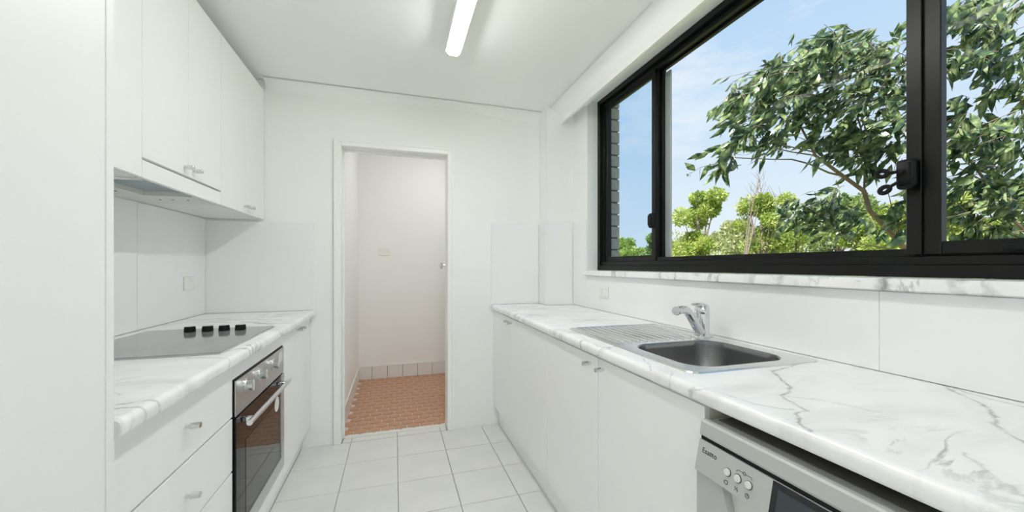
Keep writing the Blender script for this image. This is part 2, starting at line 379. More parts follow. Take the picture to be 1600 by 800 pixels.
arch(DX0 - .045, DX0 - .001, YB - .016, YB - .0005, 0, DZ + .045); arch(DX1 + .001, DX1 + .045, YB - .016, YB - .0005, 0, DZ + .045)
arch(DX0 - .001, DX1 + .001, YB - .016, YB - .0005, DZ + .001, DZ + .045)
ar.box(DX0 - .045, DX0 - .03, YB - .021, YB - .0005, 0, DZ + .045, .003); ar.box(DX1 + .03, DX1 + .045, YB - .021, YB - .0005, 0, DZ + .045, .003)
ar.box(DX0 - .03, DX1 + .03, YB - .021, YB - .0005, DZ + .03, DZ + .045, .003)
tr4 = struct(ar.build('trim_4', 'trim'), 'white architrave around the doorway', 'architrave')
jb = MB(); jb.box(DX0 - .0195, DX0, YB, HY0 - .001, .001, DZ + .0195); jb.box(DX1, DX1 + .0195, YB, HY0 - .001, .001, DZ + .0195); jb.box(DX0, DX1, YB, HY0 - .001, DZ, DZ + .0195)
jb.box(DX0, DX0 + .011, YB + .07, YB + .10, .001, DZ, .002); jb.box(DX0 + .011, DX1, YB + .07, YB + .10, DZ - .011, DZ, .002)
jb.build('jamb', 'trim', tr4)

# ------------------------------------------------------------------ hall beyond the doorway
fh = struct(MB().box(HX0 - .1, HX1 + .1, HY0 - .004, HY1 + .15, -.25, -.004).build('floor_hall', 'pale_grout'), 'terracotta hexagon tiled hall floor beyond the doorway', 'floor')
hw = .0435; pitch_x = hw * 2 + .006; pitch_y = pitch_x * .866; rad = hw / .866
hexd = None; ncount = 0; row = 0; y = HY0 + .03
while y < HY1 - .02:
    x = HX0 + .035 + (pitch_x / 2 if row % 2 else 0)
    while x < .78:
        z = -.0042 + random.uniform(0, .0012)
        if hexd is None:
            pts = [(rad * math.cos(R(30 + 60 * k)), rad * math.sin(R(30 + 60 * k))) for k in range(6)]
            o = MB().loft([[(a, b, 0) for a, b in pts], [(a, b, .0035) for a, b in pts], [(a * .95, b * .95, .0050) for a, b in pts]]).build('hexagon_tile', 'terracotta', fh, origin=(0, 0, 0))
            hexd = o.data; put(o, (x, y, z), fh)
        else: shared('hexagon_tile', hexd, (x, y, z), fh)
        ncount += 1; x += pitch_x
    y += pitch_y; row += 1
hb = MB(); hb.box(HX0 - .12, HX1 + .1, HY1, HY1 + .12, -.004, CEIL); whb = struct(hb.build('wall_hall_back', 'wall'), 'white far hall wall seen through the doorway', 'wall')
struct(MB().box(HX0 - .12, HX0, HY0 + .001, HY1 - .001, -.004, CEIL).build('wall_hall_left', 'wall'), 'white left hall wall just inside the doorway', 'wall')
struct(MB().box(HX1, HX1 + .1, HY0 + .001, HY1 - .001, -.004, CEIL).build('wall_hall_right', 'wall'), 'white right hall wall hidden past the doorway', 'wall')
struct(MB().box(HX0 - .12, HX1 + .1, HY0 + .001, HY1 + .12, CEIL + .001, CEIL + .2).build('ceiling_hall', 'ceiling'), 'white hall ceiling', 'ceiling')
bs = struct(MB().box(HX0 + .012, HX1 - .001, HY1 - .006, HY1 - .0005, .002, .138).build('baseboard_hall_back', 'grout'), 'white tiled skirting along the far hall wall', 'skirting')
x = HX0 + .014; skd = None
while x < HX1 - .02:
    w = .153
    if skd is None:
        o = MB().box(.0012, w - .0012, -.010, -.004, 0, .132, .0015).build('skirting_tile', 'white_tile', bs, origin=(0, 0, 0)); skd = o.data; put(o, (x - .035, HY1 - .002, .003), bs)
    elif x + w < HX1: shared('skirting_tile', skd, (x - .035, HY1 - .002, .003), bs)
    x += w + .003
MB().box(HX0 + .012, HX1 - .002, HY1 - .0125, HY1 - .0005, .136, .144, .001).build('capping', 'white_tile', bs)
bl = struct(MB().box(HX0 + .0005, HX0 + .010, HY0 + .002, HY1 - .014, .002, .136, .001).build('baseboard_hall_left', 'white_tile'), 'white tiled skirting along the left hall wall', 'skirting')
MB().box(HX0 + .0005, HX0 + .0125, HY0 + .002, HY1 - .014, .1365, .145, .001).build('capping', 'white_tile', bl)
# hall ceiling lamp (out of sight above the lintel)
hl = tag(empty('ceiling_light', (.45, 3.55, CEIL - .09)), 'round white oyster light on the hall ceiling', 'ceiling light')
MB().cyl((.45, 3.55, CEIL - .025), (.45, 3.55, CEIL - .0005), .17, n=28).build('base', 'trim', hl, True)
MB().loft([[(.45 + r * math.cos(t), 3.55 + r * math.sin(t), CEIL - z) for t in (2 * math.pi * k / 28 for k in range(28))] for r, z in ((.165, .0255), (.155, .06), (.12, .085), (.05, .095))]).build('diffuser', 'lamp_hall', hl, True)
# the open door, almost edge on
dd = struct(empty('door_1', (DX1 + .012, HY0 + .004, .008)), 'white kitchen door standing open into the hall', 'door')
dv = Vector((.1278, 1, 0)).normalized(); dn = Vector((dv.y, -dv.x, 0)); p0 = Vector((DX1 + .014, HY0 + .006, .010))
q = [p0, p0 + dv * .70, p0 + dv * .70 + dn * .036, p0 + dn * .036]
MB().loft([[(v.x, v.y, .010) for v in q], [(v.x, v.y, 1.985) for v in q]]).build('leaf', 'trim', dd)
kb = p0 + dv * .60 + Vector((0, 0, 1.19))
kn = MB(); kn.cyl(kb, kb - dn * .006, .024, n=24); kn.cyl(kb - dn * .006, kb - dn * .035, .009)
ring = [(.012, .033), (.026, .037), (.032, .047), (.028, .058), (.014, .065), (.001, .0655)]
u_ = dv; w_ = Vector((0, 0, 1))
kn.loft([[kb - dn * d + (u_ * math.cos(t) + w_ * math.sin(t)) * r for t in (2 * math.pi * k / 20 for k in range(20))] for r, d in ring])
kn.build('door_knob', 'chrome', dd, True)
for z in (.25, 1.75): MB().cyl((DX1 + .013, HY0 + .003, z), (DX1 + .013, HY0 + .003, z + .09), .006, n=10).build('hinge', 'knob', dd, True)

def plate(name, label, axis, c, w, h, rockers, cat='power outlet'):
    """c = centre on the wall face; axis = direction the plate faces"""
    t = .008
    root = tag(empty(name, c), label, cat)
    def bx(u0, u1, z0, z1, d0, d1, nm, m, bev=.0015):
        b = MB()
        if axis == '+x': b.box(c[0] + d0, c[0] + d1, c[1] + u0, c[1] + u1, c[2] + z0, c[2] + z1, bev, 2)
        if axis == '-x': b.box(c[0] - d1, c[0] - d0, c[1] + u0, c[1] + u1, c[2] + z0, c[2] + z1, bev, 2)
        if axis == '-y': b.box(c[0] + u0, c[0] + u1, c[1] - d1, c[1] - d0, c[2] + z0, c[2] + z1, bev, 2)
        b.build(nm, m, root)
    bx(-w / 2, w / 2, -h / 2, h / 2, .0005, t, 'cover_plate', 'plate', .003)
    for u, z, rw, rh in rockers: bx(u - rw / 2, u + rw / 2, z - rh / 2, z + rh / 2, t + .0002, t + .004, 'rocker', 'plate')
    return root
plate('light_switch', 'white switch plate on the far hall wall, seen through the doorway', '-y', (-.105, HY1, 1.35), .118, .088, [(-.03, .015, .022, .03), (.03, .015, .022, .03)], 'light switch')

# ------------------------------------------------------------------ splashback panels (parts of the walls)
T = .008
def sp(x0, x1, y0, y1, z0, z1, par): MB().box(x0, x1, y0, y1, z0, z1, .001).build('splashback_panel', 'splash', par)
sp(XL + .0005, XL + T, .90, 2.1375, BT + .001, 1.489, wl); sp(XL + .0005, XL + T, 2.1405, YB - T - .002, BT + .001, 1.489, wl)
sp(XL + .0005, -.51, YB - T, YB - .0005, BT + .001, 1.480, wbk)
sp(.693, NIBX - T - .001, YB - T, YB - .0005, BT + .001, 1.520, wbk)
sp(NIBX - T, NIBX - .0005, NIBY, YB - T - .001, BT + .001, 1.520, nib); sp(NIBX - T, XR - T - .001, NIBY - T, NIBY - .0005, BT + .001, 1.520, nib)
sp(XR - T, XR - .0005, WY1 + .002, NIBY - T - .001, BT + .001, 1.520, wrt)
sp(XR - T, XR - .0005, .7128, WY1 + .0005, BT + .001, WZ0 - .039, wrt); sp(XR - T, XR - .0005, .05, .7120, BT + .001, WZ0 - .039, wrt)

# ------------------------------------------------------------------ worktops
def nose_profile(xf, xb, sgn):
    """cross-section (x, z), xf = front edge, xb = back edge"""
    z0, z1, r = BT - BTH, BT, .016
    pts = [(xb, z0), (xf + sgn * .004, z0), (xf + sgn * .001, z0 + .003), (xf, z0 + .008)]
    for k in range(7):
        t = R(180 - 90 * k / 6); pts.append((xf + sgn * (r + r * math.cos(t)), z1 - r + r * math.sin(t)))
    pts.append((xb, z1)); return pts
V_R = [(.006, .75, [(1.19, .845), (1.0064, .8012), (.9636, .739), (.8773, .6605), (.8374, .6452), (.8146, .594), (.8035, .5602), (.7652, .558), (.7284, .524), (.7136, .4909)]),
       (.004, .45, [(.70, .78), (.7232, .663), (.7437, .6005), (.79, .5644)]),
       (.004, .40, [(.8375, .645), (.90, .60), (.93, .52)]),
       (.006, .70, [(1.2928, .59), (1.2149, .5115), (1.1676, .4516), (1.10, .425), (1.0647, .4174), (1.029, .3882), (1.0078, .3563), (.96, .31)]),
       (.006, .55, [(1.2928, .585), (1.26, .50), (1.255, .40), (1.2, .30)]),
       (.005, .40, [(.86, .36), (.80, .31), (.74, .29)]),
       (.005, .50, [(.76, 1.05), (.73, .98), (.70, .93)]), (.005, .45, [(.745, .88), (.70, .845)]),
       (.005, .40, [(.76, 1.5), (.72, 1.35), (.71, 1.2)]),
       (.005, .40, [(.75, 2.6), (.95, 2.45), (1.1, 2.2), (1.28, 2.1)]), (.004, .35, [(.80, 2.3), (1.0, 2.0), (1.25, 1.9)])]
org = (1.0, 1.4, BT - BTH)
wt = MB(); WTY0, WTY1 = .06, YB - T - .001; XF = .70; XBK = XR - T - .0003
HX_0, HX_1, HY_0, HY_1 = .80, 1.205, .858, 1.222
wt.prism(nose_profile(XF, HX_0, 1), 'y', WTY0, NIBY - T - .001)
wt.box(HX_0, HX_1, WTY0, HY_0, BT - BTH, BT); wt.box(HX_0, HX_1, HY_1, NIBY - T - .001, BT - BTH, BT)
wt.box(HX_1, XBK, WTY0, NIBY - T - .001, BT - BTH, BT)
wt.prism(nose_profile(XF, HX_0, 1), 'y', NIBY - T - .001, WTY1); wt.box(HX_0, NIBX - T - .001, NIBY - T - .001, WTY1, BT - BTH, BT)
wo = wt.build('worktop', marble('marble_laminate_window_side', V_R, org), None, True, org)
tag(wo, 'long white marble-look worktop under the window, holding the sink', 'worktop')
V_L = [(.006, .7, [(-.72, .93), (-.62, .985), (-.55, .99), (-.50, .985)]), (.006, .6, [(-.56, 1.02), (-.50, 1.04)]), (.004, .4, [(-.85, 1.25), (-.7, 1.17), (-.6, 1.1)]),
       (.004, .45, [(-.56, 1.78), (-.51, 1.80)]), (.004, .35, [(-.60, 2.3), (-.52, 2.4)]), (.004, .35, [(-1.1, 2.3), (-.9, 2.5), (-.6, 2.7)])]
org = (-.8, 1.8, BT - BTH)
wt = MB(); wt.prism(nose_profile(-.50, XL + T + .001, -1), 'y', .915, YB - T - .001)
wo = wt.build('worktop', marble('marble_laminate_cooktop_side', V_L, org, 3.7), None, True, org)
tag(wo, 'white marble-look worktop on the left, holding the black cooktop', 'worktop')

# window sill in the same laminate
V_S = [(.006, .7, [(1.26, 1.90), (1.30, 1.86)]), (.006, .7, [(1.255, 1.62), (1.29, 1.56)]), (.006, .7, [(1.255, 1.5), (1.30, 1.46)]), (.004, .6, [(1.255, 1.30), (1.29, 1.12)]), (.010, .8, [(1.25, .72), (1.30, .60)]), (.012, .8, [(1.25, .56), (1.30, .50)]), (.008, .6, [(1.25, 1.0), (1.3, .9)])]
org = (1.32, 1.2, WZ0 - .036)
z0, z1 = WZ0 - .036, WZ0 - .001
sl = MB().prism([(1.379, z0), (1.267, z0), (1.263, z0 + .004), (1.263, z1 - .008), (1.265, z1 - .002), (1.271, z1), (1.379, z1)], 'y', WY0 + .001, WY1 - .001)
so = sl.build('window_sill', marble('marble_laminate_sill', V_S, org, 8.1), None, True, org)
struct(tag(so, 'narrow marble-look sill under the black window', 'window sill'))

# ------------------------------------------------------------------ window
w1 = struct(empty('window_1', (1.42, 1.18, WZ0)), 'wide black aluminium sliding window over the sink', 'window')
FX0, FX1 = 1.380, 1.459
f = MB()
def fr(x0, x1, y0, y1, z0, z1, b=.0015): f.box(x0, x1, y0, y1, z0, z1, b)
fr(FX0, FX1, WY0, WY1, WZ0, WZ0 + .034); fr(FX0 + .012, FX1, WY0, WY1, WZ0 + .034, WZ0 + .058); fr(FX0 + .030, FX1, WY0, WY1, WZ0 + .058, WZ0 + .080)
fr(FX0, FX1, WY0, WY1, WZ1 - .032, WZ1 - .001); fr(FX0 + .022, FX1, WY0, WY1, WZ1 - .062, WZ1 - .032)
fr(FX0, FX1, WY1 - .034, WY1 - .001, WZ0 + .034, WZ1 - .032); fr(FX0 + .020, FX1, WY1 - .060, WY1 - .034, WZ0 + .058, WZ1 - .032)
fr(FX0, FX1, WY0 + .001, WY0 + .034, WZ0 + .034, WZ1 - .032)
f.build('frame', 'frame', w1)
def sash(y0, y1, x, z0, z1, st=.045, rail=.035, th=.024, m='glass_clear', left=None, right=None):
    """left = stile towards the far end (large y)"""
    s_ = MB(); L_ = left or st; R_ = right or st
    s_.box(x, x + th, y1 - L_, y1, z0, z1, .002); s_.box(x, x + th, y0, y0 + R_, z0, z1, .002)
    s_.box(x + .002, x + th - .002, y0 + R_, y1 - L_, z0, z0 + rail, .002); s_.box(x + .002, x + th - .002, y0 + R_, y1 - L_, z1 - rail, z1, .002)
    so_ = s_.build('sash', 'frame', w1)
    MB().box(x + th / 2 - .003, x + th / 2 + .003, y0 + R_ - .002, y1 - L_ + .002, z0 + rail - .002, z1 - rail + .002).build('pane', m, so_)
    return so_
sz0, sz1 = WZ0 + .062, WZ1 - .056
left = sash(1.800, WY1 - .061, 1.408, sz0, sz1, .03, .030, .022, 'glass_tint', .030, .050)
centre_s = sash(.690, 1.820, 1.433, sz0, sz1, .03, .018, .024, 'glass_clear', .036, .036)
right = sash(WY0 + .036, .700, 1.392, sz0, sz1, .06, .035, .026, 'glass_clear', .068, .06)
c2 = MB(); c2.box(1.3835, 1.3915, .668, .700, sz0 + .001, sz1 - .001, .001); c2.box(1.400, 1.407, 1.805, 1.822, sz0, sz1, .001); c2.build('interlock', 'frame', w1)
MB().box(1.448, 1.459, 1.742, 1.784, sz0 + .001, sz1 - .03, .001).build('skylit_stile', 'skylit_frame', w1)['label'] = 'dark outer stile coloured grey for its sky reflection'
# locks
def lock(x, y, z, s_, keys):
    b = MB(); b.box(x - .030, x - .0005, y - .021, y + .021, z - .042, z + .042, .011, 3)
    b.box(x - .036, x - .029, y - .014, y + .014, z - .028, z + .030, .003, 2)
    lk = b.build('lock', 'black', w1, True)
    if keys:
        MB().cyl((x - .036, y, z + .006), (x - .048, y, z + .006), .007, n=14).build('key_barrel', 'black', lk, True)
        for dz, ang in ((0, 0), (-.028, -35)):
            k = MB(); ring_o = []; base = Vector((x - .045, y + .004, z + .006 + dz)); a = R(ang)
            dirv = Vector((-.35, .93 * math.cos(a), math.sin(a))).normalized(); up = Vector((0, -math.sin(a), math.cos(a)))
            k.tube([base, base + dirv * .022], .0045, 8)
            c_ = base + dirv * .033
            pts = [c_ + dirv * (.011 * math.cos(t)) + up * (.0085 * math.sin(t)) for t in (2 * math.pi * i / 16 for i in range(17))]
            k.tube(pts, .0062, 8); k.build('key', 'black', lk, True)
lock(1.4078, 1.826, 1.455, 1, False); lock(1.383, .690, 1.455, 1, True)
b = MB(); b.box(1.378, 1.3915, .42, .52, sz0 + .006, sz0 + .022, .002); b.box(1.374, 1.3915, .455, .468, sz0 + .020, sz0 + .046, .003); b.build('latch', 'black', w1)
# curtain track under the pelmet
tk = MB(); tk.box(1.247, 1.263, WY0, 2.36, 2.300, 2.312, .002); tk.box(1.250, 1.260, WY0, 2.36, 2.312, CEIL - .002); tk.build('curtain_track', 'trim')
tag(bpy.data.objects['curtain_track'], 'thin white curtain track behind the pelmet above the window', 'curtain track')

# ------------------------------------------------------------------ cabinets
def knob(p, d, parent):
    """bar knob standing off a front, d = outward direction"""
    p = Vector(p); d = Vector(d); b = MB()
    b.cyl(p + d * .0003, p + d * .016, .0055, n=14); b.cyl(p + d * .010, p + d * .034, .0085, n=20, bev=.0012)
    return b.build('knob', 'knob', parent, True)
def cabinet(name, label, x0, x1, y0, y1, z0, z1, cat='cabinet', group=None):
    c = tag(empty(name, ((x0 + x1) / 2, (y0 + y1) / 2, z0)), label, cat, group)
    t = .016; b = MB()
    b.box(x0, x1, y0 + .0005, y0 + t, z0, z1); b.box(x0, x1, y1 - t, y1 - .0005, z0, z1); b.box(x0, x1, y0 + t, y1 - t, z0, z0 + t)
    b.box(x0, x1, y0 + t, y1 - t, z1 - t, z1)
    b.box(x0, x0 + .006, y0 + t, y1 - t, z0 + t, z1 - t) if abs(x0) > abs(x1) else b.box(x1 - .006, x1, y0 + t, y1 - t, z0 + t, z1 - t)
    b.build('carcass', 'carcass', c); return c
def front(par, side, xf, y0, y1, z0, z1, name='door', kn=None, m='cabinet'):
    g = .0012; th = .017
    b = MB()
    if side > 0: b.box(xf - th, xf, y0 + g, y1 - g, z0 + g, z1 - g, .0012, 2)
    else: b.box(xf, xf + th, y0 + g, y1 - g, z0 + g, z1 - g, .0012, 2)
    d = b.build(name, m, par)
    if kn: knob((xf, kn[0], kn[1]), (side, 0, 0), d)
    return d
# tall cabinet at the left edge
tc_ = tag(empty('tall_cabinet', (-.80, .55, 0)), 'tall white pantry cabinet filling the left edge of the view', 'cabinet')
b = MB(); b.box(XL + .001, -.519, .16, .874, .10, CEIL - .004); b.box(XL + .001, -.56, .16, .874, .002, .10); b.build('carcass', 'carcass', tc_)
MB().box(XL + .001, -.4995, .8755, .8945, .002, CEIL - .003, .001).build('side_panel', 'cabinet', tc_)
MB().box(-.518, -.5005, .165, .8735, .11, CEIL - .008, .001).build('door', 'cabinet', tc_)
# base units on the left
XD = -.535; ZT = BT - BTH - .002; CX0 = XL + .003; CX1 = XD - .0185
dr = cabinet('drawer_unit', 'white four-drawer unit between the pantry and the oven', CX0, CX1, .897, 1.535, .135, ZT)
for z0, z1 in ((.677, ZT - .004), (.492, .673), (.312, .488), (.138, .308)): front(dr, 1, XD, .897, 1.5365, z0, z1, 'drawer', (1.229, z0 + (z1 - z0) * .5))
oh = tag(empty('oven_housing', (-.83, 1.84, .135)), 'white cabinet housing around the built-in oven', 'cabinet')
MB().box(CX0, XD, 1.5375, 2.1445, .805, ZT, .001).build('top_rail', 'cabinet', oh)
MB().box(CX0, XD, 1.5375, 2.1445, .137, .203, .001).build('bottom_rail', 'cabinet', oh)
cu = cabinet('base_cabinet', 'narrow white two-door base cabinet between oven and end wall', CX0, CX1, 2.146, YB - .003, .135, ZT)
front(cu, 1, XD, 2.146, 2.474, .138, ZT - .004, 'door', (2.437, .832)); front(cu, 1, XD, 2.474, YB - .004, .138, ZT - .004, 'door', (2.512, .832))
tag(MB().box(-.600, -.585, .897, YB - .003, .0008, .133, .001).build('kickboard', 'cabinet'), 'white kickboard under the left base units', 'kickboard')

# oven
ov = tag(empty('oven', (-.80, 1.841, .205)), 'built-in stainless oven with black glass door, below the cooktop', 'oven')
OY0, OY1 = 1.5395, 2.1425; OX = XD + .003
MB().box(CX0 + .05, OX - .022, OY0 + .012, OY1 - .012, .206, .800).build('body', 'black', ov)
MB().box(OX - .020, OX - .001, OY0, OY1, .2045, .8035, .001).build('trim_frame', 'black', ov)
cpn = MB().box(OX, OX + .004, OY0 + .004, OY1 - .002, .674, .797, .001).build('control_panel', 'oven_steel', ov)
MB().box(OX + .0042, OX + .0046, 2.055, 2.115, .735, .785).build('badge', 'silver_pale', cpn)
for y_ in (1.634, 1.785, 1.955):
    k = MB(); z_ = .757
    k.cyl((OX + .0042, y_, z_), (OX + .010, y_, z_), .026, n=28); k.cyl((OX + .010, y_, z_), (OX + .030, y_, z_), .020, .0185, n=28)
    k.box(OX + .024, OX + .034, y_ - .0055, y_ + .0055, z_ - .020, z_ + .020, .002, 2)
    k.build('control_knob', 'knob', ov, True)
dg = MB().box(OX, OX + .006, OY0 + .003, 2.090, .268, .668, .001).build('glass_door', 'black_glass', ov)
MB().box(OX + .0062, OX + .0070, 1.630, 2.040, .285, .560).build('viewing_window', 'window_glass_dark', dg)
st = MB(); st.box(OX, OX + .006, 2.092, OY1 - .001, .268, .668, .001); st.box(OX, OX + .006, OY0 + .003, OY1 - .001, .207, .266, .001); st.build('steel_border', 'oven_steel', ov)
sk = MB().cyl((OX + .0072, 2.012, .556), (OX + .0078, 2.012, .556), .034, n=28).build('sticker', 'sticker', dg)
sk['label'] = 'round white sticker'
h = MB(); h.tube([(OX + .042, 1.555, .645), (OX + .042, 2.085, .645)], .010, 16)
for y_ in (1.60, 2.03): h.box(OX + .0063, OX + .040, y_ - .010, y_ + .010, .637, .653, .002)
h.build('handle', 'chrome', ov, True)

# cooktop
ct = tag(empty('cooktop', (-.80, 1.79, BT)), 'black ceramic cooktop with four knobs in the left worktop', 'cooktop')
MB().box(-1.050, -.553, 1.492, 2.088, BT + .0004, BT + .005, .001).build('rim', 'oven_steel', ct)
MB().loft([rrect(-1.047, -.556, 1.495, 2.085, BT + .0052, .006, 3), rrect(-1.047, -.556, 1.495, 2.085, BT + .0062, .006, 3)]).build('glass_plate', 'hob', ct)
for x_ in (-.853, -.788, -.726, -.664):
    k = MB(); k.cyl((x_, 1.995, BT + .0064), (x_, 1.995, BT + .030), .0215, .0195, n=28, bev=.002)
    ko = k.build('control_knob', 'black', ct, True)
    MB().cyl((x_, 1.995, BT + .0302), (x_, 1.995, BT + .0312), .0165, n=24).build('knob_cap', 'knob', ko, True)
plate('power_outlet', 'white power outlet on the left splashback above the cooktop', '+x', (XL + T, 2.585, 1.10), .115, .075, [(.02, .016, .02, .018)])
plate('power_outlet', 'white power outlet on the right splashback below the window sill', '-x', (XR - T, 2.175, 1.026), .115, .075, [(-.022, 0, .03, .05), (.022, 0, .03, .05)])

# wall cabinets
UX = -.80; UZ0 = 1.4915; UZ1 = 2.320; UC = UX - .0185
wc = cabinet('wall_cabinet', 'white wall cabinet nearest the pantry, partly hidden by it', CX0, UC, .897, 1.5640, UZ0, UZ1)
front(wc, 1, UX, .897, 1.5645, UZ0 + .001, UZ1)
wc = cabinet('wall_cabinet', 'white two-door wall cabinet above the range hood', CX0, UC, 1.5645, 2.1625, 1.565, UZ1)
front(wc, 1, UX, 1.5645, 1.8625, 1.5600, UZ1, 'door', (1.828, 1.592)); front(wc, 1, UX, 1.8625, 2.1625, 1.5600, UZ1, 'door', (1.897, 1.592))
wc = cabinet('wall_cabinet', 'white two-door wall cabinet beside the end wall', CX0, UC, 2.1630, YB - .002, UZ0, UZ1)
front(wc, 1, UX, 2.163, 2.490, UZ0 + .001, UZ1, 'door', (2.453, 1.529)); front(wc, 1, UX, 2.490, YB - .003, UZ0 + .001, UZ1, 'door', (2.523, 1.529))
# range hood
rh = tag(empty('range_hood', (-.96, 1.86, 1.485)), 'slide-out range hood with white front under the wall cabinets', 'range hood')
MB().box(UX - .017, UX - .0005, 1.5660, 2.1610, UZ0 + .001, 1.5525, .001).build('front_panel', 'cabinet', rh)
b = MB(); hz0, hz1 = 1.488, 1.560
b.box(-1.110, UX - .018, 1.930, 2.160, hz0, hz1); b.box(-1.110, UX - .018, 1.566, 1.600, hz0, hz1)
b.box(-1.110, -.985, 1.600, 1.930, hz0, hz1); b.box(-.985, UX - .018, 1.600, 1.930, 1.520, hz1)
hb_ = b.build('body', 'hood', rh)
ft = MB()
ft.box(-.983, UX - .020, 1.602, 1.928, 1.510, 1.519)
for k in range(16): ft.box(-.981 + k * .010, -.977 + k * .010, 1.604, 1.926, 1.506, 1.510)
ft.build('grease_filter', 'filter', rh)
for x_, y_ in ((-.93, 2.03), (-.87, 2.02), (-1.05, 1.75), (-1.03, 1.85), (-.98, 2.04)): MB().cyl((x_, y_, hz0 - .0015), (x_, y_, hz0 - .0002), .0045, n=10).build('screw', 'screw', rh)

# base units on the right
XRD = .714; RC0 = XRD + .0185; RC1 = XR - .012; KZ = .142
ZC = BT - BTH - .022
def rcab(label, y0, y1): return cabinet('base_cabinet', label, RC0, NIBX - .012, y0, y1, KZ, ZT)
ra = rcab('white two-door base cabinet at the far end of the window run', 1.7345, YB - .003)
front(ra, -1, XRD, 2.365, YB - .004, KZ, ZT - .006, 'door', (2.405, .832)); front(ra, -1, XRD, 1.7345, 2.365, KZ, ZT - .006, 'door', (2.325, .832))
rb = cabinet('base_cabinet', 'white two-door sink cabinet beside the dishwasher', RC0, RC1, .7385, 1.734, KZ, .70)
b = MB(); b.box(RC0, RC1, .7390, .7540, .70, ZT); b.box(RC0, RC1, 1.718, 1.7335, .70, ZT); b.box(RC0, RC0 + .016, .7545, 1.7175, .80, ZT); b.build('side_panel', 'beige_edge', rb)
front(rb, -1, XRD, 1.242, 1.734, KZ, ZT - .006, 'door', (1.300, .828)); front(rb, -1, XRD, .7385, 1.242, KZ, ZT - .006, 'door', (1.205, .828))
tag(MB().box(.7555, .7705, .7385, YB - .003, .0008, .140, .001).build('kickboard', 'cabinet'), 'white kickboard under the right base units', 'kickboard')
tag(MB().box(.705, RC1, .085, .103, .001, ZT, .001).build('end_panel', 'cabinet'), 'white end panel carrying the near end of the window worktop', 'panel')

# ------------------------------------------------------------------ sink and tap
sk = tag(empty('sink', (1.01, 1.23, BT)), 'stainless sink with ribbed drainer set in the window worktop', 'sink')
BX0, BX1, BY0, BY1 = .815, 1.188, .872, 1.205
zt = BT + .0045
inner = rrect(BX0, BX1, BY0, BY1, zt, .082, 8); n_in = len(inner)
bc = Vector(((BX0 + BX1) / 2, (BY0 + BY1) / 2))
SX0, SX1, SY0, SY1 = .770, 1.258, .838, 1.622
def outer_(ins): return rrect(SX0 + ins, SX1 - ins, SY0 + ins, SY1 - ins, 0, .030 - ins * .5, 6)
angs = sorted({round(math.atan2(p[1] - bc.y, p[0] - bc.x), 5) for p in inner + outer_(0)})
def ray_poly(a, poly):
    d = Vector((math.cos(a), math.sin(a))); best = None
    for p, q_ in zip(poly, poly[1:] + poly[:1]):
        ax, ay, bx_, by_ = p[0] - bc.x, p[1] - bc.y, q_[0] - bc.x, q_[1] - bc.y
        ex, ey = bx_ - ax, by_ - ay; den = d.x * ey - d.y * ex
        if abs(den) < 1e-12: continue
        t = (ax * ey - ay * ex) / den; s_ = (ax * d.y - ay * d.x) / den
        if t > 0 and -1e-4 <= s_ <= 1 + 1e-4: best = t if best is None else min(best, t)
    return bc.x + d.x * best, bc.y + d.y * best
R0, R1, R2, RI = [], [], [], []
for a in angs:
    R0.append((*ray_poly(a, outer_(0)), BT + .0006)); R1.append((*ray_poly(a, outer_(.003)), BT + .0042)); R2.append((*ray_poly(a, outer_(.010)), zt)); RI.append((*ray_poly(a, inner), zt))
MB().loft([R0, R1, R2, RI], False, False).build('rim', 'steel', sk, True)
def binset(i, z): return rrect(BX0 + i, BX1 - i, BY0 + i, BY1 - i, z, .082 - i * .3, 8)
MB().loft([binset(0, zt), binset(.004, zt - .004), binset(.006, zt - .02), binset(.014, .775), binset(.026, .757), binset(.05, .751)], False, True).build('bowl', 'bowl', sk, True)
MB().cyl((1.0, 1.04, .7515), (1.0, 1.04, .7545), .043, n=24).build('drain', 'chrome', sk, True)
b = MB()
for k in range(11):
    x_ = .825 + k * .0345
    b.tube([(x_, 1.245, zt - .0015), (x_, 1.25, zt + .001), (x_, 1.58, zt + .001), (x_, 1.588, zt - .0015)], [.002, .0062, .0062, .002], 8)
b.build('drainer_ribs', 'steel', sk, True)
b = MB(); b.tube([(.800, 1.236, zt), (.800, 1.600, zt), (1.235, 1.600, zt), (1.235, 1.236, zt)], .0035, 8); b.build('drainer_lip', 'steel', sk, True)

tp = tag(empty('mixer_tap', (1.205, 1.262, zt)), 'chrome single-lever mixer tap standing on the sink rim', 'tap')
TX, TY = 1.205, 1.262
def prof(pr, n=28): return [[(TX + r * math.cos(t), TY + r * math.sin(t), z) for t in (2 * math.pi * k / n for k in range(n))] for r, z in pr]
MB().loft(prof(((.034, zt + .0004), (.034, zt + .005), (.029, zt + .008), (.0275, zt + .055), (.0285, zt + .080), (.0285, zt + .096)))).build('body', 'chrome', tp, True)
MB().loft(prof(((.0275, zt + .0965), (.0285, zt + .102), (.0275, zt + .118), (.018, zt + .131), (.001, zt + .134)))).build('cap', 'chrome', tp, True)
hd = Vector((1.0 - TX, 1.172 - TY, 0)); s0 = Vector((TX, TY, zt + .020))
def sp_(t, z): return Vector((TX, TY, 0)) + hd * t + Vector((0, 0, z))
MB().tube([sp_(.06, .928), sp_(.14, .940), sp_(.40, .990), sp_(.56, 1.018), sp_(.63, 1.027), sp_(.70, 1.031), sp_(.80, 1.033)], [.020, .0195, .0175, .016, .0155, .015, .0145], 20).build('spout', 'chrome', tp, True)
MB().cyl(sp_(.78, 1.033), sp_(1.0, 1.031), .0155, .0168, n=24, bev=.002).build('nozzle', 'chrome', tp, True)
l0 = Vector((TX + .004, TY + .002, zt + .124)); l1 = Vector((1.118, 1.214, zt + .139)); d_ = (l1 - l0).normalized(); w_ = Vector((-d_.y, d_.x, 0)).normalized()
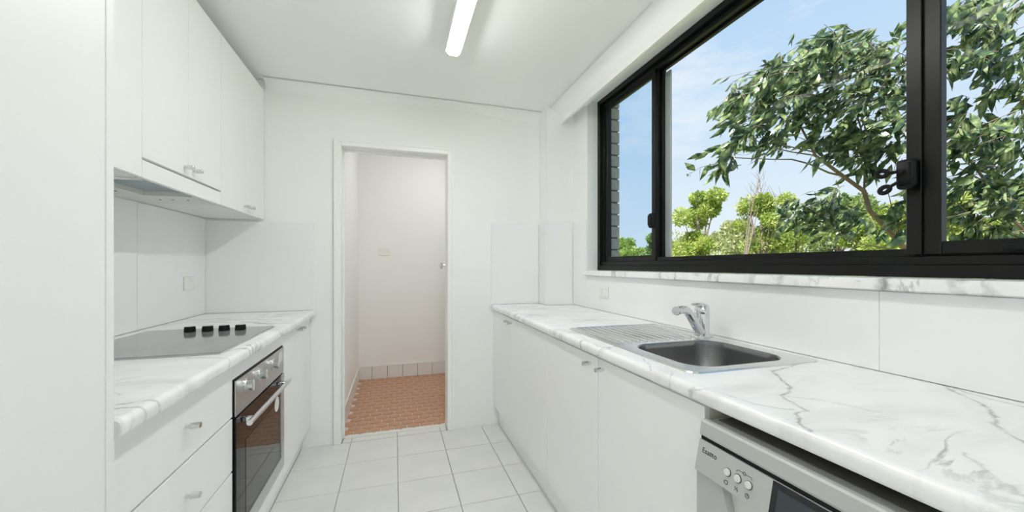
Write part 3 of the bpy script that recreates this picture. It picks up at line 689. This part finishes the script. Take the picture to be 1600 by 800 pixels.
rings = []
for t, wd, th, lift in ((-.30, .012, .005, -.008), (0, .024, .010, .002), (.35, .021, .008, .006), (.75, .016, .0055, .003), (1., .011, .004, -.001)):
    c_ = l0 + (l1 - l0) * t + Vector((0, 0, lift))
    rings.append([c_ + w_ * wd * math.cos(a) + Vector((0, 0, 1)) * th * math.sin(a) for a in (2 * math.pi * k / 14 for k in range(14))])
MB().loft(rings).build('lever', 'chrome', tp, True)

# ------------------------------------------------------------------ dishwasher
dw = tag(empty('dishwasher', (.98, .432, 0)), 'silver dishwasher under the near end of the window worktop', 'dishwasher')
Y0, Y1 = .130, .729
b = MB(); b.box(.722, RC1 - .01, Y0 + .002, Y1 - .002, .03, .800); b.build('body', 'dish_body', dw)
MB().box(.730, RC1 - .03, Y0 + .02, Y1 - .02, .001, .029).build('base', 'black', dw)
b = MB(); b.prism([(.692, .801), (.690, .806), (.694, .832), (.698, .8355), (.708, .836), (.712, .832), (RC1 - .012, .832), (RC1 - .012, .801)], 'y', Y0, Y1); b.build('lid', 'silver', dw)
MB().box(.735, RC1 - .014, Y0 + .01, Y1 - .01, .8322, .8340).build('lid_top', 'dish_body', dw)
MB().box(.6925, .7215, Y0 + .002, Y1 - .002, .7925, .8005).build('seal', 'black', dw)
# sloping control panel: front face runs from (.689, .795) down to (.673, .722)
pt, pb = Vector((.6895, 0, .7915)), Vector((.6745, 0, .7225))
cpn = MB().prism([(pt.x, pt.z), (pb.x, pb.z), (pb.x + .004, pb.z - .003), (.7215, pb.z - .003), (.7215, pt.z - .002)], 'y', Y0 + .001, Y1).build('control_panel', 'silver', dw)
dn_ = (pb - pt).normalized(); nrm = Vector((dn_.z, 0, -dn_.x)); nrm = nrm if nrm.x < 0 else -nrm
upv = -dn_; L_ = (pb - pt).length
def onp(y_, s_, off=0.): v = pt + (pb - pt) * s_ + nrm * off; return Vector((v.x, y_, v.z))
def pquad(y0, y1, s0, s1, o0, o1):
    b_ = MB(); b_.loft([[onp(y0, s0, o0), onp(y1, s0, o0), onp(y1, s1, o0), onp(y0, s1, o0)], [onp(y0, s0, o1), onp(y1, s0, o1), onp(y1, s1, o1), onp(y0, s1, o1)]]); return b_
dpl = MB(); ya = .545
dpl.loft([[onp(.31, .0, .0002), onp(ya, .0, .0002), onp(ya, 1., .0002), onp(.31, 1., .0002)], [onp(.31, .01, .0012), onp(ya, .01, .0012), onp(ya, .99, .0012), onp(.31, .99, .0012)]])
dpo = dpl.build('display', 'display', dw)
pquad(.335, ya - .012, .16, .9, .0013, .0016).build('display_window', 'display_in', dpo)
for i, y_ in enumerate((.643, .6175, .592)):
    c_ = onp(y_, .50); b = MB()
    b.cyl(c_ + nrm * .0002, c_ + nrm * .0008, .0088, n=24); ko = b.build('button_ring', 'print', dw)
    MB().cyl(c_ + nrm * .0009, c_ + nrm * .0042, .0078, .0070, n=24, bev=.0008).build('button', 'silver_pale', dw, True)
    g = onp(y_, .80, .0004); ax = Vector((0, 1, 0))
    if i != 1:
        b = MB(); pts = [g + ax * (.0042 * math.cos(t)) + upv * (.0042 * math.sin(t)) for t in (2 * math.pi * k / 16 for k in range(17))]; b.tube(pts, .0006, 5)
        if i == 2: b.tube([g + upv * .003, g], .0005, 5); b.tube([g, g - ax * .002], .0005, 5)
        b.build('icon', 'print', dw)
    else: text_part('½', .013, 'icon', 'print', dw, onp(y_ + .005, .86, .0004), (0, -1, 0), upv)
b = MB(); g = onp(.605, .27, .0004); ax = Vector((0, 1, 0))
b.tube([g + ax * .018 - upv * .004, g + ax * .016, g + ax * .004], .0005, 5); b.tube([g - ax * .004, g - ax * .016, g - ax * .018 - upv * .004], .0005, 5)
b.tube([g + ax * (.003 * math.cos(t)) + upv * (.003 * math.sin(t)) for t in (2 * math.pi * k / 12 for k in range(13))], .0006, 5); b.build('icon', 'print', dw)
text_part('Esatto', .0165, 'brand_lettering', 'print', dw, onp(.7165, .36, .0002), (0, -1, 0), upv)
# door with a scooped grip below the panel
zd = .7185
b = MB()
left_poly = [(Y1 - .001, zd), (.655, zd), (.650, .70), (.640, .672), (.622, .648), (.600, .632), (.560, .622), (.300, .622), (.258, .632), (.236, .648), (.218, .672), (.208, .70), (.203, zd), (Y0 + .001, zd), (Y0 + .001, .11), (Y1 - .001, .11)]
b.prism(left_poly, 'x', .680, .7015); b.build('door', 'silver', dw)
b = MB(); rings = []
ys = [.653 - k * (.450 / 24) for k in range(25)]
for k in range(9):
    t = R(90 * k / 8); rings.append((.6805 + .0205 * math.sin(t), .6215 + (zd - .6215) * (1 - math.cos(t))))
b.prism([(x_, z_) for x_, z_ in rings] + [(.7018, zd), (.7018, .6215)], 'y', .206, .652)
b.build('grip_recess', 'silver_pale', dw, True)

# ------------------------------------------------------------------ ceiling lamps, then added fill lamps
bt = tag(empty('ceiling_light', (.295, 1.44, CEIL - .07)), 'long slim fluorescent batten light on the kitchen ceiling', 'ceiling light')
LB0, LB1 = .86, 2.035
MB().box(.254, .336, LB0, LB1, CEIL - .054, CEIL - .001, .002).build('base', 'trim', bt)
b = MB(); b.prism([(.264, CEIL - .0545), (.268, CEIL - .062), (.277, CEIL - .068), (.313, CEIL - .068), (.322, CEIL - .062), (.326, CEIL - .0545)], 'y', LB0 + .016, LB1 - .016); b.build('diffuser', 'lamp', bt)
for y0, y1 in ((LB0, LB0 + .0155), (LB1 - .0155, LB1)):
    b = MB(); b.prism([(.258, CEIL - .0545), (.266, CEIL - .065), (.275, CEIL - .072), (.315, CEIL - .072), (.324, CEIL - .065), (.332, CEIL - .0545)], 'y', y0, y1); b.build('end_cap', 'cream', bt)
def fill_panel_light(x, y_, label):  # unseen lamp added to brighten the kitchen from behind
    p = tag(empty('ceiling_light', (x, y_, CEIL - .05)), label, 'ceiling light')
    MB().box(x - .31, x + .31, y_ - .31, y_ + .31, CEIL - .03, CEIL - .001, .003).build('base', 'trim', p)
    MB().box(x - .295, x + .295, y_ - .295, y_ + .295, CEIL - .045, CEIL - .0305, .004).build('diffuser', 'fill_panel', p)
fill_panel_light(.0, -.75, 'square panel light added as unseen fill just behind the camera'); fill_panel_light(.0, -1.9, 'square panel light added as unseen fill near the glazed door')

def uplighter(x, y_, label):  # unseen lamp added to bounce fill light off the ceiling
    p = tag(empty('fill_lamp', (x, y_, 0)), label, 'added fill lamp')
    def ring_(pr): return [[(x + r * math.cos(t), y_ + r * math.sin(t), z) for t in (2 * math.pi * k / 24 for k in range(24))] for r, z in pr]
    MB().loft(ring_(((.14, .0008), (.14, .015), (.12, .022), (.02, .03)))).build('base', 'knob', p, True)
    MB().cyl((x, y_, .0302), (x, y_, 1.40), .012).build('pole', 'knob', p, True)
    MB().loft(ring_(((.02, 1.401), (.10, 1.43), (.17, 1.49), (.165, 1.49), (.095, 1.435), (.01, 1.41)))).build('lamp_shade', 'trim', p, True)
    MB().loft(ring_(((.13, 1.472), (.13, 1.476)))).build('bulb', 'fill_up', p)
uplighter(-.80, -.20, 'tall uplighter added as unseen fill behind the camera on the left'); uplighter(1.0, -.35, 'tall uplighter added as unseen fill behind the camera on the right')

# ------------------------------------------------------------------ outside
def at(px, py, d):
    r = (px - CX) / F; u = (CY - py) / F
    return Vector(((sn + r * cs) * d, (cs - r * sn) * d, EYE + u * d))
GZ = -6.0
g = bmesh.new(); bmesh.ops.create_grid(g, x_segments=40, y_segments=40, size=90)
for v in g.verts:
    dist = max(0, v.co.length - 30); v.co.z = GZ + min(dist, 50) * .085 * (1 + .4 * noise.noise(v.co * .06))
b = MB(); b.b.free(); b.b = g; bmesh.ops.translate(g, vec=(60, 40, 0), verts=g.verts)
struct(b.build('ground', 'ground', None, True, (60, 40, GZ)), 'distant grassy ground far below the window', 'ground')

def leaf_verts(w, curl):
    rows = []
    for k, wd in enumerate((.05, .62, 1., .80, .42, .02)):
        t = k / 5; z = -curl * t * t
        rows.append(((-w * wd / 2, t, z + .06 * wd * w), (0, t, z), (w * wd / 2, t, z + .06 * wd * w)))
    return rows
def leaf_mesh(w, curl, m):
    b_ = bmesh.new(); V = [[b_.verts.new(p) for p in r] for r in leaf_verts(w, curl)]
    for a, c in zip(V, V[1:]):
        for i in (0, 1): b_.faces.new((a[i], a[i + 1], c[i + 1], c[i]))
    me = bpy.data.meshes.new('leaf'); b_.to_mesh(me); b_.free(); me.polygons.foreach_set('use_smooth', [True] * len(me.polygons)); me.materials.append(M[m]); return me
def stuff_leaves(name, leaves, w, m, parent, simple=True):
    """leaves = [(position, direction, length, roll)] joined into one mesh"""
    vs, fs = [], []
    for p, d, ln, roll in leaves:
        d = d.normalized(); s_ = d.orthogonal().normalized(); s_ = Matrix.Rotation(roll, 3, d) @ s_; n_ = s_.cross(d)
        k = len(vs)
        if simple:
            vs += [p, p + d * ln * .45 + s_ * ln * w * .5 + n_ * ln * .06, p + d * ln, p + d * ln * .45 - s_ * ln * w * .5 + n_ * ln * .06]
            fs += [(k, k + 1, k + 2), (k, k + 2, k + 3)]
        else:
            for r in leaf_verts(w, .18):
                vs += [p + (s_ * a + d * t + n_ * z) * ln for a, t, z in r]
            for j in range(5):
                q_ = k + j * 3
                fs += [(q_, q_ + 1, q_ + 4, q_ + 3), (q_ + 1, q_ + 2, q_ + 5, q_ + 4)]
    o_ = WL[parent.name]
    me = bpy.data.meshes.new(name); me.from_pydata([v - o_ for v in vs], [], fs); me.update()
    if not simple: me.polygons.foreach_set('use_smooth', [True] * len(me.polygons))
    me.materials.append(M[m]); ob = shared(name, me, o_, parent); ob['kind'] = 'stuff'; return ob

# gum tree close to the window
rg = random.Random(11)
trunk_px = [(1640, 520, 3.9), (1560, 480, 3.8), (1470, 432, 3.6), (1410, 384, 3.45), (1382, 354, 3.38), (1359, 329, 3.32), (1350, 298.6, 3.26), (1317, 275, 3.2), (1274, 243, 3.1), (1264, 222, 3.05), (1251, 198, 3.0), (1240, 170, 2.98)]
base_xy = at(1640, 520, 3.9)
gt = tag(empty('gum_tree', (base_xy.x + .6, base_xy.y - .1, GZ)), 'gum tree with long drooping leaves filling the right half of the window', 'tree')
tr_pts = [Vector((base_xy.x + .6, base_xy.y - .1, GZ)), Vector((base_xy.x + .5, base_xy.y - .05, -3)), Vector((base_xy.x + .35, base_xy.y, -.8))] + [at(*p) for p in trunk_px]
rr = [.13, .11, .075] + [.040, .034, .027, .0215, .0195, .0185, .017, .0145, .011, .009, .007, .004]
MB().tube(tr_pts, rr, 10).build('trunk', 'bark', gt, True)
br_px = [
    ([(1317, 275, 3.2), (1295, 270, 3.15), (1264, 256, 3.1), (1237, 249, 3.05), (1206, 249, 3.0), (1159, 247, 2.95), (1125, 245, 2.92)], .0085),
    ([(1274, 243, 3.1), (1237, 237.5, 3.02), (1209, 231, 2.98), (1170, 215, 2.95), (1150, 190, 2.92)], .006),
    ([(1269, 237, 3.08), (1211, 224, 3.0), (1190, 200, 2.97), (1180, 160, 2.95)], .0055),
    ([(1264, 222, 3.05), (1250, 215, 3.03), (1236, 212, 3.0)], .0035),
    ([(1350, 298, 3.26), (1352, 255, 3.2), (1345, 200, 3.1), (1330, 150, 3.05), (1300, 100, 3.0), (1260, 75, 2.98)], .009),
    ([(1345, 200, 3.1), (1375, 150, 3.05), (1390, 100, 3.0), (1350, 60, 3.0)], .006),
    ([(1330, 150, 3.05), (1290, 135, 3.0), (1240, 125, 2.98), (1205, 110, 2.95)], .005),
    ([(1470, 420, 3.9), (1410, 392, 3.8), (1375, 386, 3.75), (1352, 383, 3.7), (1317, 368, 3.6), (1294, 349, 3.55), (1271, 329, 3.5), (1250, 318, 3.5)], .008),
    ([(1410, 240, 3.0), (1380, 225, 2.95), (1350, 205, 2.95)], .006),
    ([(1660, 400, 2.9), (1600, 360, 2.85), (1573, 334, 2.8), (1565, 315, 2.78), (1543, 287, 2.75), (1521, 257, 2.72), (1496, 229, 2.7), (1482, 205, 2.7), (1450, 150, 2.7), (1500, 90, 2.68), (1560, 40, 2.65)], .013),
    ([(1640, 385, 3.0), (1565, 359, 2.95), (1521, 342, 2.92), (1490, 310, 2.9)], .010),
    ([(1543, 287, 2.75), (1510, 268, 2.75), (1485, 258, 2.75)], .006),
    ([(1600, 360, 2.85), (1620, 280, 2.8), (1600, 200, 2.75), (1590, 120, 2.7)], .009),
    ([(1410, 384, 3.45), (1395, 330, 3.4), (1385, 290, 3.4)], .007)]
for pts, r0 in br_px:
    P = [at(*p) for p in pts]; n = len(P)
    MB().tube(P, [r0 * (1 - .7 * i / (n - 1)) for i in range(n)], 7).build('branch', 'bark', gt, True)
cl = [  # px, py, rx, ry, depth, count, droop
    (1112, 262, 26, 14, 2.92, 16), (1137, 240, 20, 24, 2.94, 20), (1158, 195, 30, 42, 2.93, 52), (1148, 148, 16, 10, 2.93, 9), (1185, 152, 38, 34, 2.96, 62),
    (1214, 185, 36, 40, 3.0, 66), (1200, 236, 13, 20, 2.98, 14), (1206, 110, 24, 20, 2.96, 28), (1250, 112, 46, 34, 3.0, 90), (1262, 165, 36, 32, 3.02, 70),
    (1290, 82, 40, 24, 3.0, 56), (1332, 72, 40, 24, 3.0, 60), (1342, 118, 55, 40, 3.05, 120), (1388, 80, 30, 26, 3.0, 50), (1384, 140, 34, 45, 3.05, 90),
    (1315, 165, 36, 28, 3.05, 48), (1295, 198, 22, 18, 3.1, 16), (1350, 205, 45, 28, 3.05, 66), (1335, 245, 38, 30, 3.15, 50), (1312, 228, 24, 24, 3.1, 24),
    (1396, 220, 24, 40, 3.0, 44), (1378, 258, 34, 22, 3.2, 26), (1292, 316, 40, 28, 3.7, 46), (1345, 352, 46, 30, 3.9, 44), (1398, 325, 16, 40, 3.5, 24),
    (1276, 346, 36, 30, 3.9, 38), (1246, 332, 22, 24, 3.9, 24), (1246, 58, 8, 5, 2.97, 3), (1263, 62, 8, 6, 2.97, 4), (1322, 46, 10, 6, 2.98, 5), (1302, 58, 16, 8, 2.98, 12), (1366, 46, 12, 6, 2.98, 5),
    (1500, 28, 60, 34, 2.66, 64), (1560, 20, 50, 30, 2.66, 60), (1522, 84, 44, 36, 2.68, 54), (1584, 76, 40, 44, 2.68, 60), (1505, 150, 24, 22, 2.7, 10), (1560, 132, 26, 22, 2.7, 16),
    (1600, 150, 30, 34, 2.72, 26), (1500, 215, 38, 36, 2.72, 54), (1562, 220, 50, 42, 2.74, 90), (1520, 280, 48, 44, 2.8, 60), (1584, 290, 44, 48, 2.8, 64), (1500, 340, 38, 36, 2.9, 40),
    (1562, 350, 48, 30, 2.9, 46), (1445, 120, 34, 90, 2.9, 60), (1445, 300, 34, 70, 3.1, 50), (1660, 80, 40, 90, 2.75, 70), (1660, 260, 40, 90, 2.8, 70)]
leaves = []; tw = MB()
for cx_, cy_, rx, ry, d, n in cl:
    for _ in range(max(1, round(n * 1.75 / 7))):
        a = rg.uniform(0, 6.283); q_ = math.sqrt(rg.random()) * .92
        p_end = at(cx_ + rx * q_ * math.cos(a), cy_ + ry * q_ * math.sin(a), d + rg.uniform(-.30, .30))
        out = Vector((rg.gauss(-.10, .09), rg.gauss(.02, .10), rg.gauss(-.05, .07)))
        if n < 6: out *= .4
        p_0 = p_end - out * .6; p_1 = p_end + out * .6; pm = (p_0 + p_1) / 2 + Vector((0, 0, .018))
        tw.tube([p_0, pm, p_1], [.0028, .0022, .0012], 5)
        hang = Vector((rg.gauss(-.48, .26), rg.gauss(.10, .30), rg.gauss(-.52, .28))).normalized()
        for j in range(7 if n >= 6 else n):
            t = j / 6 + rg.uniform(-.08, .08); p = p_0.lerp(pm, t * 2) if t < .5 else pm.lerp(p_1, t * 2 - 1)
            side = Vector((rg.gauss(0, .28), rg.gauss(0, .28), rg.gauss(0, .25)))
            leaves.append((p, hang + side, rg.uniform(.09, .175), rg.uniform(0, 6.283)))
tw.build('twigs', 'twig', gt, True)['kind'] = 'stuff'
leaves.sort(key=lambda q_: -q_[2] / max(.5, (q_[0] - Vector((0, 0, EYE))).length))
near, rest = leaves[:296], leaves[296:]
lm = [leaf_mesh(w, c, 'gum_leaf') for w, c in ((.28, .10), (.32, .22), (.36, -.08), (.25, .30))]
for i, (p, d, ln, roll) in enumerate(near):
    o = shared('leaf', lm[i % 4], p, gt); d = d.normalized()
    s_ = Matrix.Rotation(roll, 3, d) @ d.orthogonal().normalized(); n_ = s_.cross(d)
    o.rotation_mode = 'QUATERNION'; o.rotation_quaternion = Matrix((s_, d, n_)).transposed().to_quaternion(); o.scale = (ln, ln, ln)
stuff_leaves('foliage', rest, .31, 'gum_leaf', gt, False)

def bush(name, label, px, top, width, d, n, size, m, seed, low=418, group=None, twigs=0, cat='tree', blobs=16, w=.55):
    rb_ = random.Random(seed); c0 = at(px, low, d); topz = at(px, top, d).z; hwid = width / 2 / F * d
    root = tag(empty(name, (c0.x, c0.y, GZ)), label, cat, group)
    H = topz - c0.z
    tk_ = MB(); tk_.tube([(c0.x, c0.y, GZ), (c0.x + .1, c0.y, (GZ + c0.z) / 2), (c0.x, c0.y, c0.z + H * .3), (c0.x - .05, c0.y, topz - H * .15)], [.14, .11, .06, .015], 8); tk_.build('trunk', 'twig', root, True)
    fwd = Vector((sn, cs, 0)); rgt = Vector((cs, -sn, 0)); bl_ = []
    for k in range(blobs):
        t = rb_.random() ** .8; a = rb_.uniform(-1, 1) * (1 - .55 * t * t)
        z = c0.z - .35 * H + (H * 1.25) * t
        bl_.append((c0 + rgt * a * hwid * .85 + fwd * rb_.uniform(-.7, .7) * hwid + Vector((0, 0, z - c0.z)), hwid * rb_.uniform(.22, .40)))
    bl_.append((Vector((c0.x, c0.y, topz - hwid * .25)), hwid * .26))
    lv = []
    for k in range(int(n * 1.7)):
        p0_, r_ = bl_[k % len(bl_)]
        v = Vector((rb_.gauss(0, 1), rb_.gauss(0, 1), rb_.gauss(0, 1))).normalized() * r_ * (rb_.random() ** .35); v.z *= .75
        dv_ = (v.normalized() + Vector((rb_.gauss(0, .6), rb_.gauss(0, .6), rb_.gauss(.1, .6))))
        lv.append((p0_ + v, dv_, size * .74 * rb_.uniform(.6, 1.3), rb_.uniform(0, 6.283)))
    stuff_leaves('foliage', lv, w, m, root)
    b_ = MB()
    for p_, r_ in bl_: b_.tube([(c0.x, c0.y, c0.z + H * .1), (p_ + c0) / 2 + Vector((0, 0, -.05)), p_], [.03, .02, .006], 5)
    for k in range(twigs):
        q0 = bl_[rb_.randrange(len(bl_))][0]; q1 = Vector((c0.x, c0.y, topz)) + rgt * rb_.uniform(-.5, .7) * hwid + Vector((0, 0, rb_.uniform(-.2, .35) * H))
        md = (q0 + q1) / 2 + rgt * rb_.uniform(-.15, .15); b_.tube([q0, md, q1], [.018, .010, .003], 5)
        for _ in range(3):
            e_ = md.lerp(q1, rb_.random()); b_.tube([e_, e_ + rgt * rb_.uniform(-.25, .25) + Vector((0, 0, rb_.uniform(.1, .35)))], [.006, .002], 4)
    b_.build('branches', 'twig', root, True)['kind'] = 'stuff'
    return root
GB = 'trees beyond the window'
bush('bushy_tree', 'leafy yellow-green tree just right of the first window mullion', 1092, 298, 96, 11, 7000, .13, 'bush_leaf', 1, group=GB, blobs=20)
bush('bushy_tree', 'spindly yellow-green tree with bare twigs in mid window', 1192, 300, 90, 10, 4200, .11, 'bush_leaf', 2, group=GB, twigs=16, blobs=18)
bush('distant_tree', 'pale olive tree far off between the two yellow-green trees', 1150, 345, 100, 24, 4500, .26, 'olive_leaf', 3, group=GB)
bush('bushy_tree', 'low bright bush beneath the gum tree branch, right of the bare twigs', 1245, 352, 110, 12.5, 5000, .13, 'bush_leaf', 4, group=GB, blobs=18)
bush('bushy_tree', 'dense green tree behind the lower gum tree branches', 1310, 300, 120, 9.8, 6500, .13, 'deep_leaf', 5, group=GB, blobs=20)
bush('bushy_tree', 'yellow-green bush behind the hanging window keys', 1380, 320, 110, 7.7, 6000, .11, 'bush_leaf', 6, group=GB, blobs=18)
bush('distant_tree', 'distant green tree in the left pane beside the brick edge', 984, 372, 60, 24, 4000, .22, 'bush_leaf', 7, group=GB)
bush('distant_tree', 'distant deep green tree in the left pane beside the mullion', 1018, 366, 50, 20, 3500, .2, 'deep_leaf', 8, group=GB)
bush('bushy_tree', 'dappled green tree low in the right-hand pane', 1500, 300, 120, 5.5, 6000, .12, 'bush_leaf', 9, group=GB, blobs=18)
bush('bushy_tree', 'darker green tree at the right edge of the right-hand pane', 1600, 280, 150, 8, 6000, .13, 'deep_leaf', 10, group=GB, blobs=18)
bush('distant_tree', 'broad pale tree low on the horizon under the spindly tree', 1200, 362, 160, 36, 5000, .36, 'bush_leaf', 12, group=GB)
bush('distant_tree', 'long olive tree low on the horizon behind the leafy tree', 1070, 372, 140, 50, 5000, .45, 'olive_leaf', 13, group=GB)
